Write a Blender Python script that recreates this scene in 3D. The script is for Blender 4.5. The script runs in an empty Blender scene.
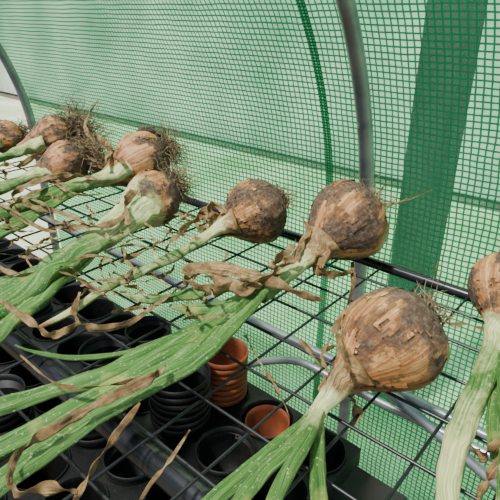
import bpy, math, random
from mathutils import Vector, noise, Matrix
random.seed(7)
sc=bpy.context.scene
# ------------------------------------------------------------------ frame
RZ=0.85            # rack height above ground
H=0.28             # camera above rack
PITCH=math.radians(26)
CAM=Vector((0,0,RZ+H))
cf=Vector((0,math.cos(PITCH),-math.sin(PITCH))); cu=Vector((0,math.sin(PITCH),math.cos(PITCH)))
def ray(u,v): return cf+Vector((1,0,0))*((u-250)/500)+cu*(-(v-250)/500)
def P(u,v,h=0.0):
    r=ray(u,v); d=(h-H)/r.z
    return CAM+r*d
def D(u,v,h=0.0): return (h-H)/ray(u,v).z
E=Vector((.752,-.66,0)).normalized(); N=Vector((.66,.752,0)).normalized()
EDGE=.519; WALL=.72
def W(s,n,h): return E*s+N*n+Vector((0,0,RZ+h))

cam=bpy.data.cameras.new('camera'); co=bpy.data.objects.new('camera',cam); sc.collection.objects.link(co)
co.location=CAM; co.rotation_euler=(math.pi/2-PITCH,0,0)
cam.sensor_width=36; cam.lens=36.0; cam.clip_start=.01
sc.camera=co

# ------------------------------------------------------------------ materials
class M:
    def __init__(s,name):
        s.m=bpy.data.materials.new(name); s.m.use_nodes=True; s.t=s.m.node_tree
        s.out=s.t.nodes['Material Output']; s.b=s.t.nodes['Principled BSDF']
    def n(s,t,**k):
        x=s.t.nodes.new(t)
        for a,b in k.items(): setattr(x,a,b)
        return x
    def l(s,a,b): s.t.links.new(a,b)
    def ramp(s,fac,stops,interp='LINEAR'):
        r=s.n('ShaderNodeValToRGB'); r.color_ramp.interpolation=interp
        e=r.color_ramp.elements
        while len(e)<len(stops): e.new(.5)
        for i,(p,c) in enumerate(stops):
            e[i].position=p; e[i].color=(c[0],c[1],c[2],1) if hasattr(c,'__len__') else (c,c,c,1)
        s.l(fac,r.inputs[0]); return r.outputs[0]
    def noise(s,vec,scale,detail=4,rough=.55):
        x=s.n('ShaderNodeTexNoise'); x.inputs['Scale'].default_value=scale; x.inputs['Detail'].default_value=detail; x.inputs['Roughness'].default_value=rough
        if vec is not None: s.l(vec,x.inputs['Vector'])
        return x.outputs['Fac']
    def mix(s,fac,a,b,mode='MIX'):
        x=s.n('ShaderNodeMix',data_type='RGBA',blend_type=mode)
        for sock,v in ((x.inputs[0],fac),(x.inputs[6],a),(x.inputs[7],b)):
            if hasattr(v,'is_output'): s.l(v,sock)
            else: sock.default_value=v if not hasattr(v,'__len__') else (*v,1)
        return x.outputs[2]
    def math(s,op,a,b=0.0,c=None):
        x=s.n('ShaderNodeMath',operation=op)
        for i,v in enumerate((a,b) if c is None else (a,b,c)):
            if hasattr(v,'is_output'): s.l(v,x.inputs[i])
            else: x.inputs[i].default_value=v
        return x.outputs[0]
    def mapping(s,vec,scale):
        x=s.n('ShaderNodeMapping'); x.inputs['Scale'].default_value=scale; s.l(vec,x.inputs[0]); return x.outputs[0]
    def bump(s,h,st,dist=.002):
        x=s.n('ShaderNodeBump'); x.inputs['Strength'].default_value=st; x.inputs['Distance'].default_value=dist
        s.l(h,x.inputs['Height']); s.l(x.outputs[0],s.b.inputs['Normal']); return x.outputs[0]
    def obj(s): return s.n('ShaderNodeTexCoord').outputs['Object']
    def uv(s): return s.n('ShaderNodeTexCoord').outputs['UV']
    def attr(s,name): return s.n('ShaderNodeAttribute',attribute_name=name)

def simple(name,c1,c2,scale,rough,metal=0,bump=.2,spec=.5):
    m=M(name); o=m.obj(); f=m.noise(o,scale)
    m.l(m.ramp(f,[(.3,c1),(.7,c2)]),m.b.inputs['Base Color'])
    m.b.inputs['Roughness'].default_value=rough; m.b.inputs['Metallic'].default_value=metal
    m.b.inputs['Specular IOR Level'].default_value=spec
    m.bump(f,bump,.002); return m.m

def skin(name,green=False):
    m=M(name); a=m.attr('mer'); vec=a.outputs['Vector']
    o=m.obj()
    st=m.noise(m.mapping(vec,(1,1,.14)),38,3,.6); st2=m.noise(m.mapping(vec,(1,1,.6)),4.5,3,.5); st3=m.noise(m.mapping(vec,(1,1,.22)),15,3,.6)
    pat=m.noise(o,32,4,.6)
    bs=m.math('ADD',m.math('MULTIPLY',st2,.35),m.math('ADD',m.math('MULTIPLY',st3,.35),m.math('MULTIPLY',pat,.3)))
    base=m.ramp(bs,[(.36,(.17,.058,.018)),(.45,(.33,.13,.038)),(.53,(.50,.245,.080)),(.61,(.68,.42,.18)),(.70,(.82,.63,.37))])
    if green:
        sx=m.n('ShaderNodeSeparateXYZ'); m.l(vec,sx.inputs[0])
        pg=m.ramp(bs,[(.36,(.34,.34,.09)),(.5,(.54,.54,.21)),(.66,(.80,.78,.46))])
        w=m.math('ADD',sx.outputs[2],m.math('MULTIPLY',m.math('SUBTRACT',m.noise(o,40,4),.5),.25))
        base=m.mix(m.ramp(w,[(-.0,0.0),(.05,1.0)]),base,pg)
    veins=m.ramp(st,[(.40,0.0),(.50,1.0)])
    c=m.mix(m.math('MULTIPLY',m.math('SUBTRACT',1,veins),.40),base,(.13,.05,.016))
    dirt=m.attr('dirt').outputs['Fac']
    dn=m.noise(o,62,10,.76)
    arg=m.math('ADD',dn,m.math('MULTIPLY',m.math('SUBTRACT',dirt,.5),.65))
    df=m.ramp(arg,[(.45,0.0),(.52,.65),(.60,1.0)])
    dn2=m.noise(o,210,6,.75)
    dc=m.ramp(dn2,[(.38,(.014,.010,.007)),(.50,(.058,.040,.026)),(.62,(.15,.11,.073)),(.76,(.30,.24,.17))])
    spk=m.ramp(m.noise(o,420,4,.7),[(.59,0.0),(.65,.75)])
    c=m.mix(spk,c,(.05,.027,.014))
    c=m.mix(m.math('MULTIPLY',df,.92),c,dc)
    m.l(c,m.b.inputs['Base Color'])
    m.l(m.math('MULTIPLY_ADD',df,.5,.36),m.b.inputs['Roughness'])
    m.b.inputs['Specular IOR Level'].default_value=.5
    m.bump(m.math('ADD',m.math('MULTIPLY',st,.5),m.math('ADD',m.math('MULTIPLY',df,.6),m.math('MULTIPLY',dn2,.9))),.9,.0018)
    return m.m
def leaf_mat():
    m=M('onion_leaf'); uv=m.uv(); d=m.attr('dry').outputs['Fac']; o=m.obj()
    s=m.noise(m.mapping(uv,(22,2.5,1)),1.6,4,.6)
    fine=m.noise(m.mapping(uv,(95,5,1)),1.5,3,.6)
    g=m.ramp(s,[(.28,(.012,.055,.010)),(.42,(.042,.130,.020)),(.55,(.105,.24,.045)),(.66,(.22,.38,.11)),(.78,(.44,.55,.27))])
    g=m.mix(m.math('MULTIPLY',m.ramp(fine,[(.4,1.0),(.6,0.0)]),.6),g,(.024,.085,.014))
    sp=m.noise(o,420,2,.5); g=m.mix(m.ramp(sp,[(.63,0.0),(.68,.5)]),g,(.48,.54,.28))
    yl=m.noise(o,24,4,.6); g=m.mix(m.ramp(yl,[(.56,0.0),(.72,.7)]),g,(.38,.39,.09))
    pale=m.ramp(m.math('MULTIPLY_ADD',s,.6,m.math('MULTIPLY',fine,.4)),[(.36,(.22,.29,.06)),(.5,(.50,.55,.21)),(.64,(.82,.82,.52))])
    tan=m.ramp(m.math('MULTIPLY_ADD',fine,.6,m.math('MULTIPLY',m.noise(o,90,5,.7),.4)),[(.36,(.022,.011,.005)),(.46,(.13,.070,.024)),(.55,(.34,.22,.085)),(.66,(.62,.47,.24))])
    blot=m.noise(o,50,5,.65)
    dd=m.math('ADD',d,m.math('MULTIPLY',m.math('SUBTRACT',blot,.5),.5))
    c=m.mix(m.ramp(dd,[(.18,0.0),(.36,1.0)]),g,pale)
    c=m.mix(m.ramp(dd,[(.48,0.0),(.60,1.0)]),c,tan)
    m.l(c,m.b.inputs['Base Color']); m.b.inputs['Roughness'].default_value=.5
    m.b.inputs['Specular IOR Level'].default_value=.35
    m.bump(m.math('ADD',fine,m.math('MULTIPLY',blot,.5)),.8,.0013)
    return m.m
def film(name,cell,frac_,threadc,holec,tr):
    m=M(name); uv=m.uv(); sx=m.n('ShaderNodeSeparateXYZ'); m.l(uv,sx.inputs[0])
    wob=m.noise(uv,14,2)
    def line(sock,f):
        x=m.math('ADD',m.math('DIVIDE',sock,cell),m.math('MULTIPLY',wob,.6))
        return m.math('LESS_THAN',m.math('FRACT',x),f)
    g=m.math('MAXIMUM',line(sx.outputs[0],frac_),line(sx.outputs[1],frac_*1.1))
    big=m.noise(m.mapping(uv,(5,1.6,1)),1.3,4,.6)
    hc=m.ramp(big,[(.35,tuple(x*.4 for x in holec)),(.65,holec)])
    def body(col,trans_w,tcol):
        di=m.n('ShaderNodeBsdfDiffuse'); tl=m.n('ShaderNodeBsdfTranslucent'); tp=m.n('ShaderNodeBsdfTransparent')
        for q in (di,tl):
            if hasattr(col,'is_output'): m.l(col,q.inputs[0])
            else: q.inputs[0].default_value=(*col,1)
        tp.inputs[0].default_value=(*tcol,1)
        a=m.n('ShaderNodeMixShader'); a.inputs[0].default_value=.5; m.l(di.outputs[0],a.inputs[1]); m.l(tl.outputs[0],a.inputs[2])
        b=m.n('ShaderNodeMixShader'); b.inputs[0].default_value=trans_w; m.l(a.outputs[0],b.inputs[1]); m.l(tp.outputs[0],b.inputs[2])
        return b.outputs[0]
    hole=body(hc,tr,(.64,.95,.73)); thr=body(threadc,.08,(.1,.7,.4))
    mx=m.n('ShaderNodeMixShader'); m.l(g,mx.inputs[0]); m.l(hole,mx.inputs[1]); m.l(thr,mx.inputs[2])
    gl=m.n('ShaderNodeBsdfGlossy'); gl.inputs['Roughness'].default_value=.3
    bp=m.n('ShaderNodeBump'); bp.inputs['Strength'].default_value=.5; bp.inputs['Distance'].default_value=.01; m.l(big,bp.inputs['Height']); m.l(bp.outputs[0],gl.inputs['Normal'])
    m2=m.n('ShaderNodeMixShader'); m2.inputs[0].default_value=.02; m.l(mx.outputs[0],m2.inputs[1]); m.l(gl.outputs[0],m2.inputs[2])
    m.l(m2.outputs[0],m.out.inputs[0]); return m.m

SKIN=skin('onion_skin'); PSKIN=skin('onion_skin_green',True); LEAF=leaf_mat()
ROOT=simple('root_fibre',(.05,.032,.017),(.32,.225,.12),80,.85)
SOIL=simple('soil',(.018,.012,.008),(.10,.068,.042),150,.95,bump=.6)
FILM=film('green_mesh_film',.0098,.26,(.010,.20,.085),(.34,.68,.42),.76)
SEAM=film('green_mesh_seam',.0049,.45,(.005,.11,.05),(.16,.45,.26),.35)
STEEL=simple('galvanised_steel',(.22,.25,.265),(.38,.41,.42),25,.36,.75,.05)
WIRE=simple('black_coated_wire',(.004,.005,.006),(.014,.015,.017),60,.35,0,.1)
def dusty():
    m=M('black_plastic'); o=m.obj()
    c=m.mix(m.ramp(m.noise(o,9,6,.7),[(.52,0.0),(.80,.5)]),(.003,.0035,.004),(.032,.028,.022))
    c=m.mix(m.ramp(m.noise(o,260,3,.7),[(.61,0.0),(.69,.6)]),c,(.055,.042,.026))
    m.l(c,m.b.inputs['Base Color']); m.b.inputs['Roughness'].default_value=.5; m.b.inputs['Specular IOR Level'].default_value=.25; return m.m
BPLAS=dusty()
PIPE=simple('black_pipe',(.004,.005,.006),(.012,.013,.016),30,.25,0,.05)
TERRA=simple('terracotta_plastic',(.14,.032,.011),(.25,.07,.026),35,.6,spec=.3)
SHELF=simple('dark_shelf_board',(.006,.006,.005),(.02,.018,.014),20,.8)
GROUND=simple('ground_soil',(.06,.05,.035),(.14,.12,.085),8,.95)
POSTM=simple('dark_timber',(.004,.008,.006),(.010,.016,.012),12,.85)

# ------------------------------------------------------------------ mesh helpers
def mk(name,verts,faces,mat,parent=None,smooth=True,uvs=None,attrs=None):
    me=bpy.data.meshes.new(name); me.from_pydata([tuple(v) for v in verts],[],faces); 
    if smooth: me.polygons.foreach_set('use_smooth',[True]*len(me.polygons))
    if uvs:
        l=me.uv_layers.new(name='UVMap')
        for lp in me.loops: l.data[lp.index].uv=uvs[lp.vertex_index]
    if attrs:
        for k,(typ,vals) in attrs.items():
            a=me.attributes.new(k,typ,'POINT')
            if typ=='FLOAT': a.data.foreach_set('value',vals)
            else: a.data.foreach_set('vector',[c for v in vals for c in v])
    me.materials.append(mat); me.update()
    o=bpy.data.objects.new(name,me); sc.collection.objects.link(o)
    if parent: o.parent=parent
    return o
def empty(name,loc=(0,0,0)):
    o=bpy.data.objects.new(name,None); sc.collection.objects.link(o); o.empty_display_size=.02; return o
def catmull(pts,n):
    out=[]; m=len(pts)
    for i in range(m-1):
        p0=pts[max(i-1,0)];p1=pts[i];p2=pts[i+1];p3=pts[min(i+2,m-1)]
        for k in range(n):
            t=k/n; out.append([.5*((2*b)+(-a+c)*t+(2*a-5*b+4*c-d)*t*t+(-a+3*b-3*c+d)*t**3) for a,b,c,d in zip(p0,p1,p2,p3)])
    out.append(list(pts[-1])); return out
def sweep(P4,nseg=12,flat=1.0,twist=0.0,ribs=0.0,wob=0.0,seed=0,closed=True,gutter=0.0):
    V=[];F=[];U=[];L=0
    n=len(P4)
    for i,p in enumerate(P4):
        q=Vector(p[:3]); a=Vector(P4[max(i-1,0)][:3]); b=Vector(P4[min(i+1,n-1)][:3])
        T=(b-a).normalized() if (b-a).length>1e-9 else Vector((0,0,1))
        up=Vector((0,0,1)) if abs(T.z)<.95 else Vector((1,0,0))
        w=T.cross(up).normalized(); bb=w.cross(T)
        an=twist*i/n + (wob*5*noise.noise(Vector((i*.11,seed,0))) if wob else 0)
        w2=w*math.cos(an)+bb*math.sin(an); b2=bb*math.cos(an)-w*math.sin(an)
        if i: L+=(q-Vector(P4[i-1][:3])).length
        r=max(p[3],1e-5)
        ga=math.pi/2+.8*noise.noise(Vector((L*14,seed,3)))
        g1=gutter*(.5+noise.noise(Vector((L*18,seed,8))))
        edge=r*.25*wob*noise.noise(Vector((L*120,seed,2)))
        for k in range(nseg):
            th=2*math.pi*k/nseg
            rr=r*(1+ribs*math.cos(5*th+seed)+ribs*.6*math.cos(3*th+seed*2+L*20)+wob*noise.noise(Vector((math.cos(th)*1.5+seed,math.sin(th)*1.5,L*45))))
            bbr=rr*flat*math.sin(th)
            if gutter:
                dd=math.atan2(math.sin(th-ga),math.cos(th-ga)); bbr-=r*flat*1.5*g1*math.exp(-(dd/.45)**2)
            V.append(q+w2*(rr*math.cos(th)+edge)+b2*bbr)
            kk=k if k<=nseg/2 else nseg-k
            U.append((kk/nseg*2*.5+seed*.37,L*3))
        if i:
            o=(i-1)*nseg
            for k in range(nseg):
                F.append((o+k,o+(k+1)%nseg,o+nseg+(k+1)%nseg,o+nseg+k))
    if closed:
        F.append(tuple(range(nseg-1,-1,-1))); F.append(tuple(range((n-1)*nseg,n*nseg)))
    return V,F,U
cnt=[0]
def leaf(parent,pts,dry=(0,0),flat=.4,twist=0,ribs=.05,wob=.12,name='leaf',gutter=.8):
    cnt[0]+=1; sd=cnt[0]*1.7
    W4=[]
    for (u,v,h,w) in pts:
        p=P(u,v,h); d=D(u,v,h); W4.append((p.x,p.y,p.z,w*d/500/2))
    C=catmull(W4,18)
    V,F,U=sweep(C,24,flat,twist,ribs,wob,sd,gutter=gutter if flat<.6 else gutter*.25)
    n=len(C); dr=[]
    for i in range(n):
        t=i/(n-1); x=t*(len(dry)-1); j=min(int(x),len(dry)-2); dv=dry[j]+(dry[j+1]-dry[j])*(x-j)
        dr+= [dv]*24
    return mk(name,V,F,LEAF,parent,uvs=U,attrs={'dry':('FLOAT',dr)})
def wisp(parent,pts,dry=.8,twist=6,w=None):
    return leaf(parent,pts,(dry,dry+.1),flat=.14,twist=twist,ribs=.12,wob=.42,name='dried_leaf',gutter=1.2)

PROF=[(-.88,.0),(-.91,.10),(-.88,.30),(-.78,.56),(-.57,.82),(-.25,.97),(.03,1.0),(.32,.93),(.56,.78),(.76,.61),(.95,.45),(1.15,.33),(1.4,.25),(1.65,.20)]
def frame(ax):
    z=ax.normalized(); x=z.cross(Vector((0,0,1))).normalized(); y=z.cross(x); return x,y,z
def blob(V,F,c,r,seed,nu=16,nv=10,sq=None):
    o=len(V)
    for j in range(nv+1):
        for i in range(nu):
            ph=math.pi*j/nv; th=2*math.pi*i/nu; d=Vector((math.sin(ph)*math.cos(th),math.sin(ph)*math.sin(th),math.cos(ph)))
            q=d*r*(1+.55*noise.noise(d*1.8+Vector((seed,0,0)))+.3*noise.noise(d*5+Vector((seed,0,0))))
            if sq is not None: q=q-sq*(q.dot(sq)*.55)
            V.append(c+q)
    for j in range(nv):
        for i in range(nu): F.append((o+j*nu+i,o+j*nu+(i+1)%nu,o+(j+1)*nu+(i+1)%nu,o+(j+1)*nu+i))
def bulb(parent,c,R,ax,dirt=.4,neck=1.0,mat=None,seed=0,squash=1.0,peel=.12):
    pr=catmull(PROF,6); ns=90; x,y,z=frame(ax)
    V=[];F=[];mer=[];dt=[]
    for i,(pz,prr) in enumerate(pr):
        prr=max(prr,.0)
        if pz>.6: prr=prr*(1+(neck-1)*min((pz-.6)/.5,1))
        for k in range(ns):
            th=2*math.pi*k/ns; cx,sy=math.cos(th),math.sin(th)
            nn=noise.noise(Vector((cx*1.2+seed*3,sy*1.2,pz*1.0)))*.11+noise.noise(Vector((cx*3.5+seed,sy*3.5,pz*1.5)))*.035+noise.noise(Vector((cx*10+seed,sy*10,pz*7)))*.016
            nn+=.012*abs(noise.noise(Vector((cx*22+seed,sy*22,pz*3))))
            r=prr*R*(1+nn)
            zz=pz*R*squash*(1+.07*noise.noise(Vector((cx+seed,sy,9)))) 
            V.append(c+x*(r*cx)+y*(r*sy)+z*zz)
            mer.append((cx+seed,sy,pz*.22))
            dloc=dirt+.40*max(0,-pz-.1)+ .65*noise.noise(Vector((cx*1.2+seed*7,sy*1.2,pz*1.5)))
            if pz>.9: dloc-=.2
            dt.append(dloc)
    m=len(pr)
    for i in range(m-1):
        for k in range(ns):
            a=i*ns+k;b=i*ns+(k+1)%ns; F.append((a,b,b+ns,a+ns))
    mk('bulb',V,F,mat or SKIN,parent,attrs={'mer':('FLOAT_VECTOR',mer),'dirt':('FLOAT',dt)})
    # caked crumbs of soil where the skin is dirtiest
    cand=[i for i in range(ns,len(V)) if dt[i]>.60 and pr[i//ns][0]<.8]
    rr=random.Random(int(seed*10)); CV=[];CF=[]
    for i in rr.sample(cand,min(len(cand),90)):
        d=(V[i]-c).normalized(); blob(CV,CF,V[i],R*rr.choice((.012,.018,.022,.03,.04)),i*.1,8,6,d)
    if CV: mk('soil_crumbs',CV,CF,SOIL,parent)
    V2=[];F2=[];mp={};me2=[];d2=[]
    for f in F:
        i=f[0]//ns; pz=pr[i][0]
        if not(-.75<pz<1.2): continue
        th=2*math.pi*(f[0]%ns)/ns
        q=noise.noise(Vector((math.cos(th)*2.0+seed*5,math.sin(th)*2.0,pz*1.4)))+.35*noise.noise(Vector((math.cos(th)*9+seed,math.sin(th)*9,pz*7)))
        if q<peel: continue
        lift=max(0,1-(q-peel)/.10)
        ids=[]
        for vi in f:
            if vi not in mp:
                mp[vi]=len(V2); d=(V[vi]-c)
                V2.append(c+d*(1.010+.09*lift*abs(noise.noise(d*90)))); me2.append((mer[vi][0]+3.3,mer[vi][1],mer[vi][2])); d2.append(dt[vi]-.22)
            ids.append(mp[vi])
        F2.append(tuple(ids))
    if F2: mk('peeling_skin',V2,F2,mat or SKIN,parent,attrs={'mer':('FLOAT_VECTOR',me2),'dirt':('FLOAT',d2)})
    return x,y,z
def roots(parent,base,ax,n,length,spread=1.3,rad=.00055,R=.01,name='roots',up=.15):
    V=[];F=[]; x,y,z=frame(ax)
    for j in range(n):
        a=random.random()*6.28; rr=R*math.sqrt(random.random())
        p=base+x*(rr*math.cos(a))+y*(rr*math.sin(a))
        d=(-z+Vector((0,0,up))+ (x*math.cos(a)+y*math.sin(a))*spread*random.random()+Vector((random.uniform(-.4,.4),random.uniform(-.4,.4),random.uniform(-.3,.4)))).normalized()
        L=length*random.uniform(.35,1.15); k=12; pts=[]
        for i in range(k):
            pts.append((p.x,p.y,p.z,rad*(1-.7*i/k)*random.uniform(.8,1.3)))
            d=(d+Vector([random.uniform(-.7,.7) for _ in range(3)])+Vector((0,0,-.06))).normalized()
            p=p+d*(L/k)
        v,f,_=sweep(pts,4,closed=False); o=len(V); V+=v; F+=[tuple(i+o for i in q) for q in f]
    mk(name,V,F,ROOT,parent)
def clump(parent,c,r,seed,name='soil_clump'):
    V=[];F=[]; blob(V,F,c,r,seed); mk(name,V,F,SOIL,parent)

def onion(cu_,cv,rpx,neckpx,dirt=.5,neck=1.0,mat=None,seed=0,nroots=30,rlen=.02,turn=(0,0,0),squash=1.0,peel=.05,lift=0.0,soil=9,rrad=.00055):
    par=empty('onion')
    h=.04
    for _ in range(20): 
        R=rpx*D(cu_,cv,h)/500; h=R*.97+lift+.002
    c=P(cu_,cv,h); nk=P(neckpx[0],neckpx[1],neckpx[2])
    ax=((nk-c).normalized()+Vector(turn)).normalized()
    x,y,z=bulb(par,c,R,ax,dirt,neck,mat,seed,squash,peel=peel)
    base=c-z*R*squash*.88
    if nroots: roots(par,base,z,nroots,rlen,R=R*.25,rad=rrad)
    for j in range(soil):
        a=random.random()*6.28; clump(par,base+(x*math.cos(a)+y*math.sin(a))*R*.28*random.random()+z*R*.02,R*random.uniform(.06,.15),seed+j)
    return par,c,R,z

# ------------------------------------------------------------------ onions
# A
A,c,R,z=onion(392,340,53,(335,392,.018),dirt=.50,seed=1.3,nroots=90,rlen=.034,turn=(-.3,0,-.25),peel=.02)
leaf(A,[(362,366,.040,44),(346,378,.030,33),(330,396,.020,22),(318,412,.014,18),(310,422,.012,16)],(.70,.6,.42,.2),flat=.8,name='neck')
leaf(A,[(322,406,.014,12),(300,428,.013,15),(266,456,.013,17),(228,488,.012,18),(185,525,.01,17)],(.42,.12,0,.0),flat=.6,ribs=.08)
leaf(A,[(320,410,.014,12),(298,440,.017,14),(262,475,.018,16),(226,520,.014,16)],(.42,.12,.05,.05),flat=.6,ribs=.08)
leaf(A,[(319,411,.018,11),(306,440,.024,14),(286,475,.026,16),(262,530,.018,16)],(.42,.12,.05,.0),flat=.6,ribs=.08)
leaf(A,[(318,412,.013,11),(318,440,.013,14),(318,480,.010,17),(322,530,.01,18)],(.42,.12,.0,.0),flat=.6,ribs=.08)
wisp(A,[(345,380,.012,8),(352,398,.003,14),(358,412,-.005,12),(352,430,-.012,5)],.75,3)
wisp(A,[(325,400,.02,5),(322,370,.03,4),(300,340,.02,4),(312,352,.008,3)],.75)
wisp(A,[(335,345,.02,3),(322,355,.02,5),(330,375,.015,4),(345,388,.01,3)],.7)
wisp(A,[(350,372,.05,5),(342,352,.06,7),(336,330,.06,4)],.75)
# B
B,c,R,z=onion(346,222,40,(300,262,.028),dirt=.70,seed=4.1,nroots=110,rlen=.040,turn=(-.3,0,-.25),peel=.08)
leaf(B,[(325,240,.05,46),(311,252,.040,33),(296,264,.034,24),(278,280,.030,24),(258,294,.026,26)],(.80,.7,.42,.25,.18),flat=.75,name='neck')
leaf(B,[(272,282,.030,18),(250,300,.026,25),(215,328,.020,28),(150,368,.016,29),(70,412,.014,28),(-40,470,.012,26)],(.22,.08,0,0,.0,.1),flat=.42)
leaf(B,[(268,284,.026,16),(235,306,.022,22),(188,334,.012,25),(110,372,.012,27),(40,394,.012,23),(-40,418,.01,20)],(.25,.08,0,.0,0),flat=.42)
leaf(B,[(262,290,.034,15),(232,322,.034,22),(190,362,.030,24),(120,402,.026,25),(50,448,.022,27),(-30,505,.018,30)],(.2,.05,0,.05,0),flat=.5)
leaf(B,[(240,312,.018,10),(195,333,.012,10),(140,350,.012,10),(80,358,.014,8),(35,352,.018,5),(15,345,.02,2)],(.1,.0,0,0),flat=.5)
leaf(B,[(270,280,.028,14),(235,284,.022,18),(190,294,.016,19),(150,300,.012,16),(124,292,.012,5)],(.42,.2,.1,.15,.4),flat=.45)
leaf(B,[(255,292,.02,12),(225,306,.014,18),(195,310,.01,16),(170,306,.01,5)],(.3,.1,.05,.3),flat=.5)
wisp(B,[(300,262,.035,8),(262,276,.040,11),(225,268,.036,13),(195,268,.034,13),(185,280,.034,9),(215,290,.042,11),(262,280,.046,12),(300,294,.04,10),(322,300,.036,4)],.62,2)
wisp(B,[(292,268,.036,8),(300,248,.05,7),(308,232,.06,5),(300,215,.064,3)],.7,2)
wisp(B,[(285,272,.036,7),(272,262,.046,9),(288,252,.05,8),(296,240,.055,4)],.75,4)
wisp(B,[(300,258,.05,8),(284,262,.05,10),(270,274,.05,9),(240,282,.048,5)],.7,4)
wisp(B,[(352,262,.006,3),(352,290,.004,5),(335,330,.002,6),(322,352,-.004,3)],.75,4)
wisp(B,[(262,282,.036,9),(245,290,.044,13),(228,284,.046,12),(205,276,.04,9)],.62,2)
wisp(B,[(330,250,.05,6),(318,268,.03,10),(335,275,.02,8),(352,270,.01,3)],.8,3)
for a,b in (((375,205),(432,190)),((372,205),(408,198)),((370,198),(386,183)),((378,212),(398,195))):
    leaf(B,[(a[0],a[1],.05,1.8),((a[0]+b[0])/2,(a[1]+b[1])/2+4,.05,1.5),(b[0],b[1],.055,.9)],(.62,.62),flat=1,name='root_strand')
# C
C,c,R,z=onion(256,211,32,(215,229,.028),dirt=.62,seed=6.4,nroots=100,rlen=.036,turn=(-.35,0,-.2),peel=.05)
leaf(C,[(236,220,.045,34),(222,226,.038,22),(208,235,.030,14),(185,250,.024,12),(150,268,.018,13),(110,286,.014,11),(70,312,.012,9),(38,328,.012,5)],(.68,.5,.3,.22,.25,.15,.4,.65),flat=.65,name='neck')
wisp(C,[(214,230,.03,6),(205,215,.04,7),(180,232,.04,7),(165,250,.03,4)],.6,3)
wisp(C,[(225,222,.03,6),(206,212,.045,9),(198,220,.03,4)],.7,3)
wisp(C,[(230,215,.05,5),(212,205,.055,8),(205,222,.04,5)],.7,3)
# D
Dn,c,R,z=onion(152,199,28,(112,232,.030),dirt=.50,neck=1.45,mat=PSKIN,seed=2.2,nroots=240,rlen=.058,turn=(-.65,0,-.3),peel=.05,rrad=.0007)
leaf(Dn,[(144,207,.045,44),(128,218,.040,38),(104,236,.032,34),(70,258,.026,38),(30,286,.02,40),(-40,330,.018,40)],(.32,.32,.26,.14,.06,.05),flat=.6,name='neck')
leaf(Dn,[(110,232,.028,22),(70,262,.022,24),(30,275,.02,22),(-30,290,.018,20)],(.25,.12,.05,.1),flat=.45)
leaf(Dn,[(90,248,.020,22),(45,292,.016,26),(0,330,.014,26),(-40,365,.012,24)],(.25,.1,.0,.1),flat=.45)
wisp(Dn,[(130,212,.05,5),(105,225,.05,8),(60,225,.045,7),(45,205,.04,5),(20,195,.03,3)],.7,3)
wisp(Dn,[(150,215,.02,4),(170,225,.015,5),(160,242,.01,6),(120,262,.01,4)],.8,4)
wisp(Dn,[(135,190,.07,7),(125,205,.06,10),(128,225,.045,6)],.8,3)
# E
En,c,R,z=onion(142,161,29,(98,182,.028),dirt=.48,seed=8.8,nroots=240,rlen=.062,turn=(-.65,0,-.3),peel=.05,neck=1.2,rrad=.0007)
leaf(En,[(126,168,.045,34),(112,175,.038,25),(90,182,.032,20),(60,192,.026,20),(20,208,.02,22),(-40,228,.018,20)],(.5,.34,.26,.15,.05,.1),flat=.65,name='neck')
leaf(En,[(85,184,.026,12),(50,205,.02,15),(15,225,.016,18),(-30,250,.014,18)],(.25,.05,.0,.1),flat=.5)
wisp(En,[(100,180,.04,5),(70,175,.05,6),(35,182,.045,6),(12,196,.03,6),(30,206,.03,5),(70,215,.03,5),(92,232,.02,2)],.6,3)
wisp(En,[(125,165,.06,6),(112,150,.07,8),(105,165,.06,4)],.75,3)
clump(En,c+Vector((.012,.02,R*.86)),.011,3); clump(En,c+Vector((.0,.02,R*.9)),.008,5); clump(En,c+Vector((.022,.022,R*.74)),.009,9)
# F , G , H
Fo,c,R,z=onion(66,165,23,(30,178,.028),dirt=.54,seed=11.,nroots=320,rlen=.072,turn=(-.9,0,-.25),peel=.05,neck=1.2,rrad=.0009)
leaf(Fo,[(55,168,.04,26),(40,173,.035,18),(18,182,.03,15),(-30,200,.025,16)],(.55,.32,.2,.1),flat=.65,name='neck')
G,c,R,z=onion(54,138,22,(22,152,.028),dirt=.54,seed=12.7,nroots=420,rlen=.10,turn=(-1.0,0,-.25),peel=.05,neck=1.2,rrad=.0009)
leaf(G,[(45,142,.045,24),(30,147,.038,17),(10,155,.03,13),(-30,168,.025,13)],(.55,.3,.2,.1),flat=.65,name='neck')
Hh,c,R,z=onion(7,138,17,(-20,150,.028),dirt=.52,seed=14.2,nroots=120,rlen=.05,turn=(-.7,0,-.2),peel=.05,rrad=.0008)
leaf(Hh,[(0,141,.04,18),(-12,146,.034,13),(-40,156,.025,12)],(.6,.35,.2),flat=.65,name='neck')
wisp(G,[(100,150,.06,3),(85,125,.085,4),(98,100,.11,1)],.7,2)
wisp(G,[(80,160,.05,5),(50,150,.06,7),(20,165,.05,5),(-5,172,.04,5)],.65,3)
wisp(G,[(80,148,.05,6),(95,138,.06,8),(110,150,.05,7),(100,168,.04,4)],.7,3)
wisp(Fo,[(60,180,.03,4),(30,195,.04,6),(10,210,.03,5),(40,228,.02,4),(60,232,.02,2)],.6,3)
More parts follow.
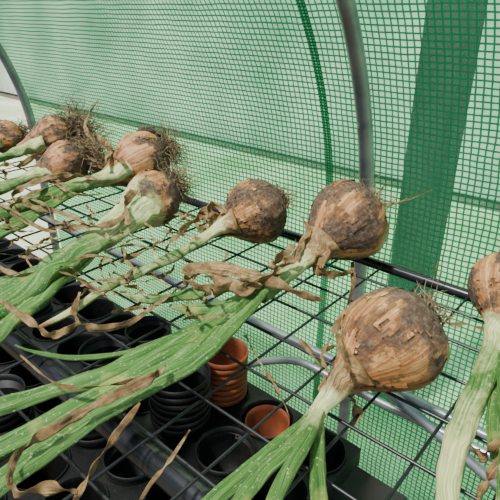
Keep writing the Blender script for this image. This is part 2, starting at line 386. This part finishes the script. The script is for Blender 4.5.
# I
I,c,R,z=onion(512,292,41,(497,345,.020),dirt=.56,seed=16.3,nroots=60,rlen=.028,turn=(0,0,-.15),peel=.05)
leaf(I,[(506,318,.04,44),(500,335,.034,30),(492,355,.028,24),(480,385,.022,24),(463,425,.018,26),(450,470,.014,24),(447,530,.012,22)],(.6,.42,.26,.18,.28,.48,.4),flat=.5,name='neck')
leaf(I,[(502,345,.022,16),(500,380,.018,20),(494,430,.014,16),(500,470,.012,12),(520,520,.012,10)],(.3,.1,.0,.3),flat=.4)
leaf(I,[(505,345,.03,14),(510,390,.03,24),(512,430,.03,24),(505,520,.03,18)],(.3,.1,.0,.3),flat=.4)
wisp(I,[(500,335,.02,4),(470,325,.02,4),(445,322,.015,3),(430,300,.02,3),(438,262,.03,2)],.75,3)
wisp(I,[(500,440,.03,8),(482,455,.02,12),(470,445,.015,5)],.8,3)
wisp(I,[(505,455,.03,8),(488,478,.02,10),(478,500,.015,8)],.8,3)
# loose dried leaves
dl=empty('dried_onion_leaves')
wisp(dl,[(165,366,.042,4),(150,378,.042,9),(110,398,.038,10),(60,425,.036,11),(22,450,.032,10),(10,475,.030,9),(16,492,.028,14),(50,488,.030,13),(78,492,.028,5)],.62,2)
wisp(dl,[(140,403,.036,4),(120,430,.02,8),(95,465,.015,9),(70,510,.01,8)],.72,3)
wisp(dl,[(80,292,.02,3),(74,315,.02,7),(92,328,.016,8),(130,322,.014,6),(165,298,.02,5),(190,280,.03,3)],.75,4)
wisp(dl,[(245,335,.01,3),(262,365,.004,7),(280,395,.004,6),(290,418,.004,3)],.55,1)
wisp(dl,[(190,430,.02,2),(170,460,.012,4),(150,485,.01,4),(135,510,.01,3)],.6,1)
wisp(dl,[(-10,262,.03,5),(20,275,.03,6),(55,270,.03,6),(95,288,.02,5),(110,300,.02,3)],.6,2)
wisp(dl,[(0,300,.04,5),(30,322,.035,8),(52,335,.03,8),(80,322,.03,4)],.7,2)
wisp(dl,[(20,355,.04,2),(60,385,.035,4),(110,385,.03,4),(160,372,.03,3)],.65,2)
rnd=random.Random(5)
for i in range(54):
    u=rnd.uniform(0,230); v=150+u*.33+rnd.uniform(0,110)
    a=rnd.uniform(2.2,3.9); L=rnd.uniform(25,70); pts=[]; h=rnd.uniform(.012,.055)
    for k in range(5):
        pts.append((u,v,max(.004,h+rnd.uniform(-.012,.012)),rnd.uniform(2,6)*(1-.5*abs(k-2)/2)))
        a+=rnd.uniform(-.8,.8); u+=math.cos(a)*L/4; v+=-math.sin(a)*L/4*.6*(-1 if rnd.random()<.15 else 1)
    wisp(dl,pts,rnd.uniform(.5,.85),rnd.uniform(-4,4))

# ------------------------------------------------------------------ wire rack
def add(VF,v,f):
    o=len(VF[0]); VF[0].extend(v); VF[1].extend(tuple(i+o for i in q) for q in f)
def rod(VF,a,b,r,n=8):
    m=6; pts=[(*(a+(b-a)*i/m),r) for i in range(m+1)]
    v,f,_=sweep(pts,n); add(VF,v,f)
rk=empty('wire_rack')
VF=([],[])
s0,s1=-1.95,.32; depth=.62; sp=.052
n=int(depth/sp)
for i in range(1,n+1): rod(VF,W(s0,EDGE-i*sp,-.003),W(s1,EDGE-i*sp,-.003),.0014,6)
s=s0
while s<s1:
    rod(VF,W(s,EDGE+.004,-.006),W(s,EDGE-depth,-.006),.0014,6); s+=sp
mk('wire_grid',VF[0],VF[1],WIRE,rk)
VF=([],[])
for a,b in (((s0,EDGE),(s1,EDGE)),((s0,EDGE-depth),(s1,EDGE-depth)),((s0,EDGE),(s0,EDGE-depth)),((s1,EDGE),(s1,EDGE-depth))):
    rod(VF,W(a[0],a[1],-.009),W(b[0],b[1],-.009),.0065,12)
mk('rim_bar',VF[0],VF[1],PIPE,rk)
VF=([],[])
pa=P(200,500,-.03); nn=pa.dot(N)
rod(VF,W(s0,nn,-.028),W(s1,nn,-.028),.012,18)
rod(VF,W(s0,EDGE-depth+.02,-.028),W(s1,EDGE-depth+.02,-.028),.012,18)
for s in (s0+.03,s1-.03):
    for q in (nn,EDGE-depth+.02): rod(VF,W(s,q,-.026),W(s,q,-RZ),.0095,14)
mk('support_frame',VF[0],VF[1],PIPE,rk)

# ------------------------------------------------------------------ greenhouse skin and hoops
AR=.70
def prof():
    pts=[(0,-RZ),(0,-.6),(0,-.35),(0,-.1)]
    for k in range(1,11):
        a=math.radians(4*k); pts.append((AR*(1-math.cos(a)),-.1+AR*math.sin(a)))
    bx,bz=pts[-1]; c0=math.cos(math.radians(40)); q0=math.sin(math.radians(40))
    for k in range(1,7):
        a=math.radians(40+2.5*k); pts.append((bx+1.2*(c0-math.cos(a)),bz+1.2*(math.sin(a)-q0)))
    return pts
PF=prof()
dense=catmull([(a,b) for a,b in PF],6)
def sheet(name,sa,sb,off,mat,ns,wr):
    V=[];F=[];U=[];arc=0
    for i,(dx,hz) in enumerate(dense):
        if i: arc+=math.dist(dense[i],dense[i-1])
        for k in range(ns+1):
            s=sa+(sb-sa)*k/ns
            w=wr*(noise.noise(Vector((s*4,arc*1.6,0)))+.4*noise.noise(Vector((s*14,arc*3,5))))
            V.append(W(s,WALL-dx+off+w,hz)); U.append((s+3,arc))
    for i in range(len(dense)-1):
        for k in range(ns):
            a=i*(ns+1)+k; F.append((a,a+1,a+ns+2,a+ns+1))
    return mk(name,V,F,mat,uvs=U)
sheet('greenhouse_mesh_cover',-1.53,.95,.022,FILM,180,.009)
sheet('cover_seam_strip',-.452,-.437,.004,SEAM,4,.002)
def hoop(s,r=.0125):
    pts=[(*W(s,WALL-dx-.002,hz),r) for dx,hz in dense]
    v,f,_=sweep(pts,16); mk('steel_hoop_pole',v,f,STEEL)
hoop(-.370,.0120); hoop(-1.51,.0125); hoop(.79,.0125)
VF=([],[])
r=ray(262,325); t=(WALL-.03)/r.dot(N); hr=H+r.z*t
rod(VF,W(-1.6,WALL-.03,hr),W(.9,WALL-.03,hr),.009,14); mk('steel_side_rail',VF[0],VF[1],STEEL)
def raywall(u,v,n):
    r=ray(u,v); t=n/r.dot(N); q=CAM+r*t; return q
VF=([],[])
rod(VF,raywall(385,388,WALL-.055),raywall(520,505,WALL-.055),.009,14); mk('steel_brace',VF[0],VF[1],STEEL)
pts=[raywall(232,370,WALL-.05),raywall(262,362,WALL-.05),raywall(300,362,WALL-.05),raywall(345,385,WALL-.05),raywall(380,402,WALL-.05),raywall(520,470,WALL-.05)]
v,f,_=sweep([(*q[:3],.008) for q in catmull([tuple(p) for p in pts],8)],12); mk('steel_brace',v,f,STEEL)

# ------------------------------------------------------------------ outside world
def box(name,c,half,ax,mat,bev=.01):
    V=[];x,y,z=ax
    for a in(-1,1):
        for b in(-1,1):
            for d in(-1,1): V.append(c+x*a*half[0]+y*b*half[1]+z*d*half[2])
    F=[(0,1,3,2),(4,6,7,5),(0,4,5,1),(2,3,7,6),(0,2,6,4),(1,5,7,3)]
    o=mk(name,V,F,mat,smooth=False)
    b=o.modifiers.new('bev','BEVEL'); b.width=bev; b.segments=2
    return o
Z=Vector((0,0,1))
q=raywall(417,250,WALL+.5)
box('fence_post',Vector((q.x,q.y,.95)),(.052,.05,.95),(E,N,Z),POSTM)
mk('ground',[(-8,-5,0),(8,-5,0),(8,10,0),(-8,10,0)],[(0,1,2,3)],GROUND)
gm=simple('lawn_grass',(.26,.42,.20),(.62,.68,.48),2.2,.95)
a=[W(-9,WALL+.06,0),W(4,WALL+.06,0),W(4,WALL+2.4,0),W(-9,WALL+2.4,0)]
mk('lawn',[(p.x,p.y,.004) for p in a],[(0,1,2,3)],gm)
pw=simple('pale_render',(.30,.40,.31),(.84,.86,.78),1.3,.9)
box('garden_wall',W(-3,WALL+2.6,0)+Vector((0,0,-RZ+1.12)),(7,.06,1.1),(E,N,Z),pw)

# ------------------------------------------------------------------ pots, trays, shelf
TH=-.27; TN=.478
def revolve(VF,prof,c,n=40):
    V=[];F=[]
    for r,z in prof:
        for k in range(n):
            t=2*math.pi*k/n; V.append(c+Vector((r*math.cos(t),r*math.sin(t),z)))
    for i in range(len(prof)-1):
        for k in range(n): F.append((i*n+k,i*n+(k+1)%n,(i+1)*n+(k+1)%n,(i+1)*n+k))
    F.append(tuple(range((len(prof)-1)*n,len(prof)*n)))
    add(VF,V,F)
def potprof(rt,rb,h,rim=.012,th=.0015):
    return [(rb*.3,-h),(rb,-h),(rt*.93,-rim),(rt,-rim),(rt*1.02,-rim*.5),(rt,0),(rt-th,0),(rt-th-.001,-rim),(rb-th,-h+.003)]
cell=.088; T0=-.215
used=set()
def potstack(name,u,v,rt,h,count,step,mat,snap=True):
    top=TH-.062+h+(count-1)*step
    c=P(u,v,top); 
    if snap:
        s=c.dot(E); n=c.dot(N)
        g=int((T0-s)/(4*cell+.01)); base=T0-g*(4*cell+.01)
        i=int((base-s)/cell); j=int((TN-n)/cell)
        if (g,i,j) in used: return
        used.add((g,i,j))
        c=W(base-(i+.5)*cell,TN-(j+.5)*cell,top)
    VF=([],[])
    tx,ty=random.uniform(-.06,.06),random.uniform(-.06,.06)
    for i in range(count):
        k=(count-1-i)*step
        revolve(VF,potprof(rt,rt*.68,h,.010),c+Vector((random.uniform(-.0015,.0015)+tx*k,random.uniform(-.0015,.0015)+ty*k,-i*step)))
    return mk(name,VF[0],VF[1],mat)
def tray(s,nrm,ns,nn_,cell,h=TH):
    VF=([],[]); K=32
    for i in range(ns):
        for j in range(nn_):
            c=W(s-(i+.5)*cell,nrm-(j+.5)*cell,h)
            V=[];F=[]
            def sq(k,half):
                t=2*math.pi*k/K; x,y=math.cos(t),math.sin(t); m=max(abs(x),abs(y)); return x/m*half,y/m*half
            for k in range(K):
                x,y=sq(k,cell/2); V.append(c+E*x+N*y)
            r=cell*.44
            for rr,z in ((r+.002,0),(r+.0015,.003),(r,.003),(r-.001,0),(r*.78,-.065),(r*.3,-.065)):
                for k in range(K):
                    t=2*math.pi*k/K; V.append(c+E*(rr*math.cos(t))+N*(rr*math.sin(t))+Z*z)
            for q in range(6):
                for k in range(K): F.append((q*K+k,q*K+(k+1)%K,(q+1)*K+(k+1)%K,(q+1)*K+k))
            F.append(tuple(range(6*K,7*K)))
            add(VF,V,F)
    a,b=s,s-ns*cell; c0,d0=nrm,nrm-nn_*cell
    for p,q in (((a,c0),(b,c0)),((b,c0),(b,d0)),((b,d0),(a,d0)),((a,d0),(a,c0))):
        V=[W(p[0],p[1],h),W(q[0],q[1],h),W(q[0],q[1],h-.03),W(p[0],p[1],h-.03)]; add(VF,V,[(0,1,2,3)])
    return mk('seedling_tray',VF[0],VF[1],BPLAS,smooth=False)
for g in range(4): tray(T0-g*(4*cell+.01),TN,4,5,cell)
box('lower_shelf',W(-.95,.25,-.355),(.80,.26,.012),(E,N,Z),SHELF,.003)
VF=([],[])
for s in (-.2,-1.7):
    for q in (.03,.47): rod(VF,W(s,q,-.367),W(s,q,-RZ),.012,12)
mk('shelf_legs',VF[0],VF[1],PIPE)
potstack('terracotta_pot',262,430,.033,.060,1,.01,TERRA)
potstack('stack_of_terracotta_pots',222,362,.036,.075,8,.010,TERRA)
potstack('stack_of_black_pots',163,384,.043,.09,7,.012,BPLAS)
potstack('stack_of_black_pots',75,415,.042,.08,4,.012,BPLAS)
potstack('stack_of_black_pots',110,330,.042,.08,3,.012,BPLAS)
potstack('stack_of_black_pots',20,380,.042,.08,5,.012,BPLAS)
potstack('plant_pot',215,465,.040,.075,1,.012,BPLAS)
potstack('plant_pot',130,470,.040,.075,1,.012,BPLAS)
potstack('plant_pot',50,300,.040,.075,2,.012,BPLAS)
potstack('stack_of_black_pots',165,330,.040,.075,3,.012,BPLAS)

# ------------------------------------------------------------------ light
w=bpy.data.worlds.new('sky'); sc.world=w; w.use_nodes=True; nt=w.node_tree; bg=nt.nodes['Background']
sky=nt.nodes.new('ShaderNodeTexSky'); sky.sky_type='NISHITA'; sky.sun_disc=False; sky.sun_elevation=math.radians(50); sky.air_density=1.5; sky.dust_density=4
mixn=nt.nodes.new('ShaderNodeMix'); mixn.data_type='RGBA'; mixn.inputs[0].default_value=.7
nt.links.new(sky.outputs[0],mixn.inputs[6]); mixn.inputs[7].default_value=(1.0,1.0,.98,1)
nt.links.new(mixn.outputs[2],bg.inputs[0]); bg.inputs[1].default_value=.60
sl=bpy.data.lights.new('sun','SUN'); sl.energy=7.4; sl.angle=math.radians(5); sl.color=(1,.97,.91)
so=bpy.data.objects.new('sun',sl); sc.collection.objects.link(so)
d=Vector((.45,.30,-1.0))
so.rotation_euler=d.to_track_quat('-Z','Y').to_euler()
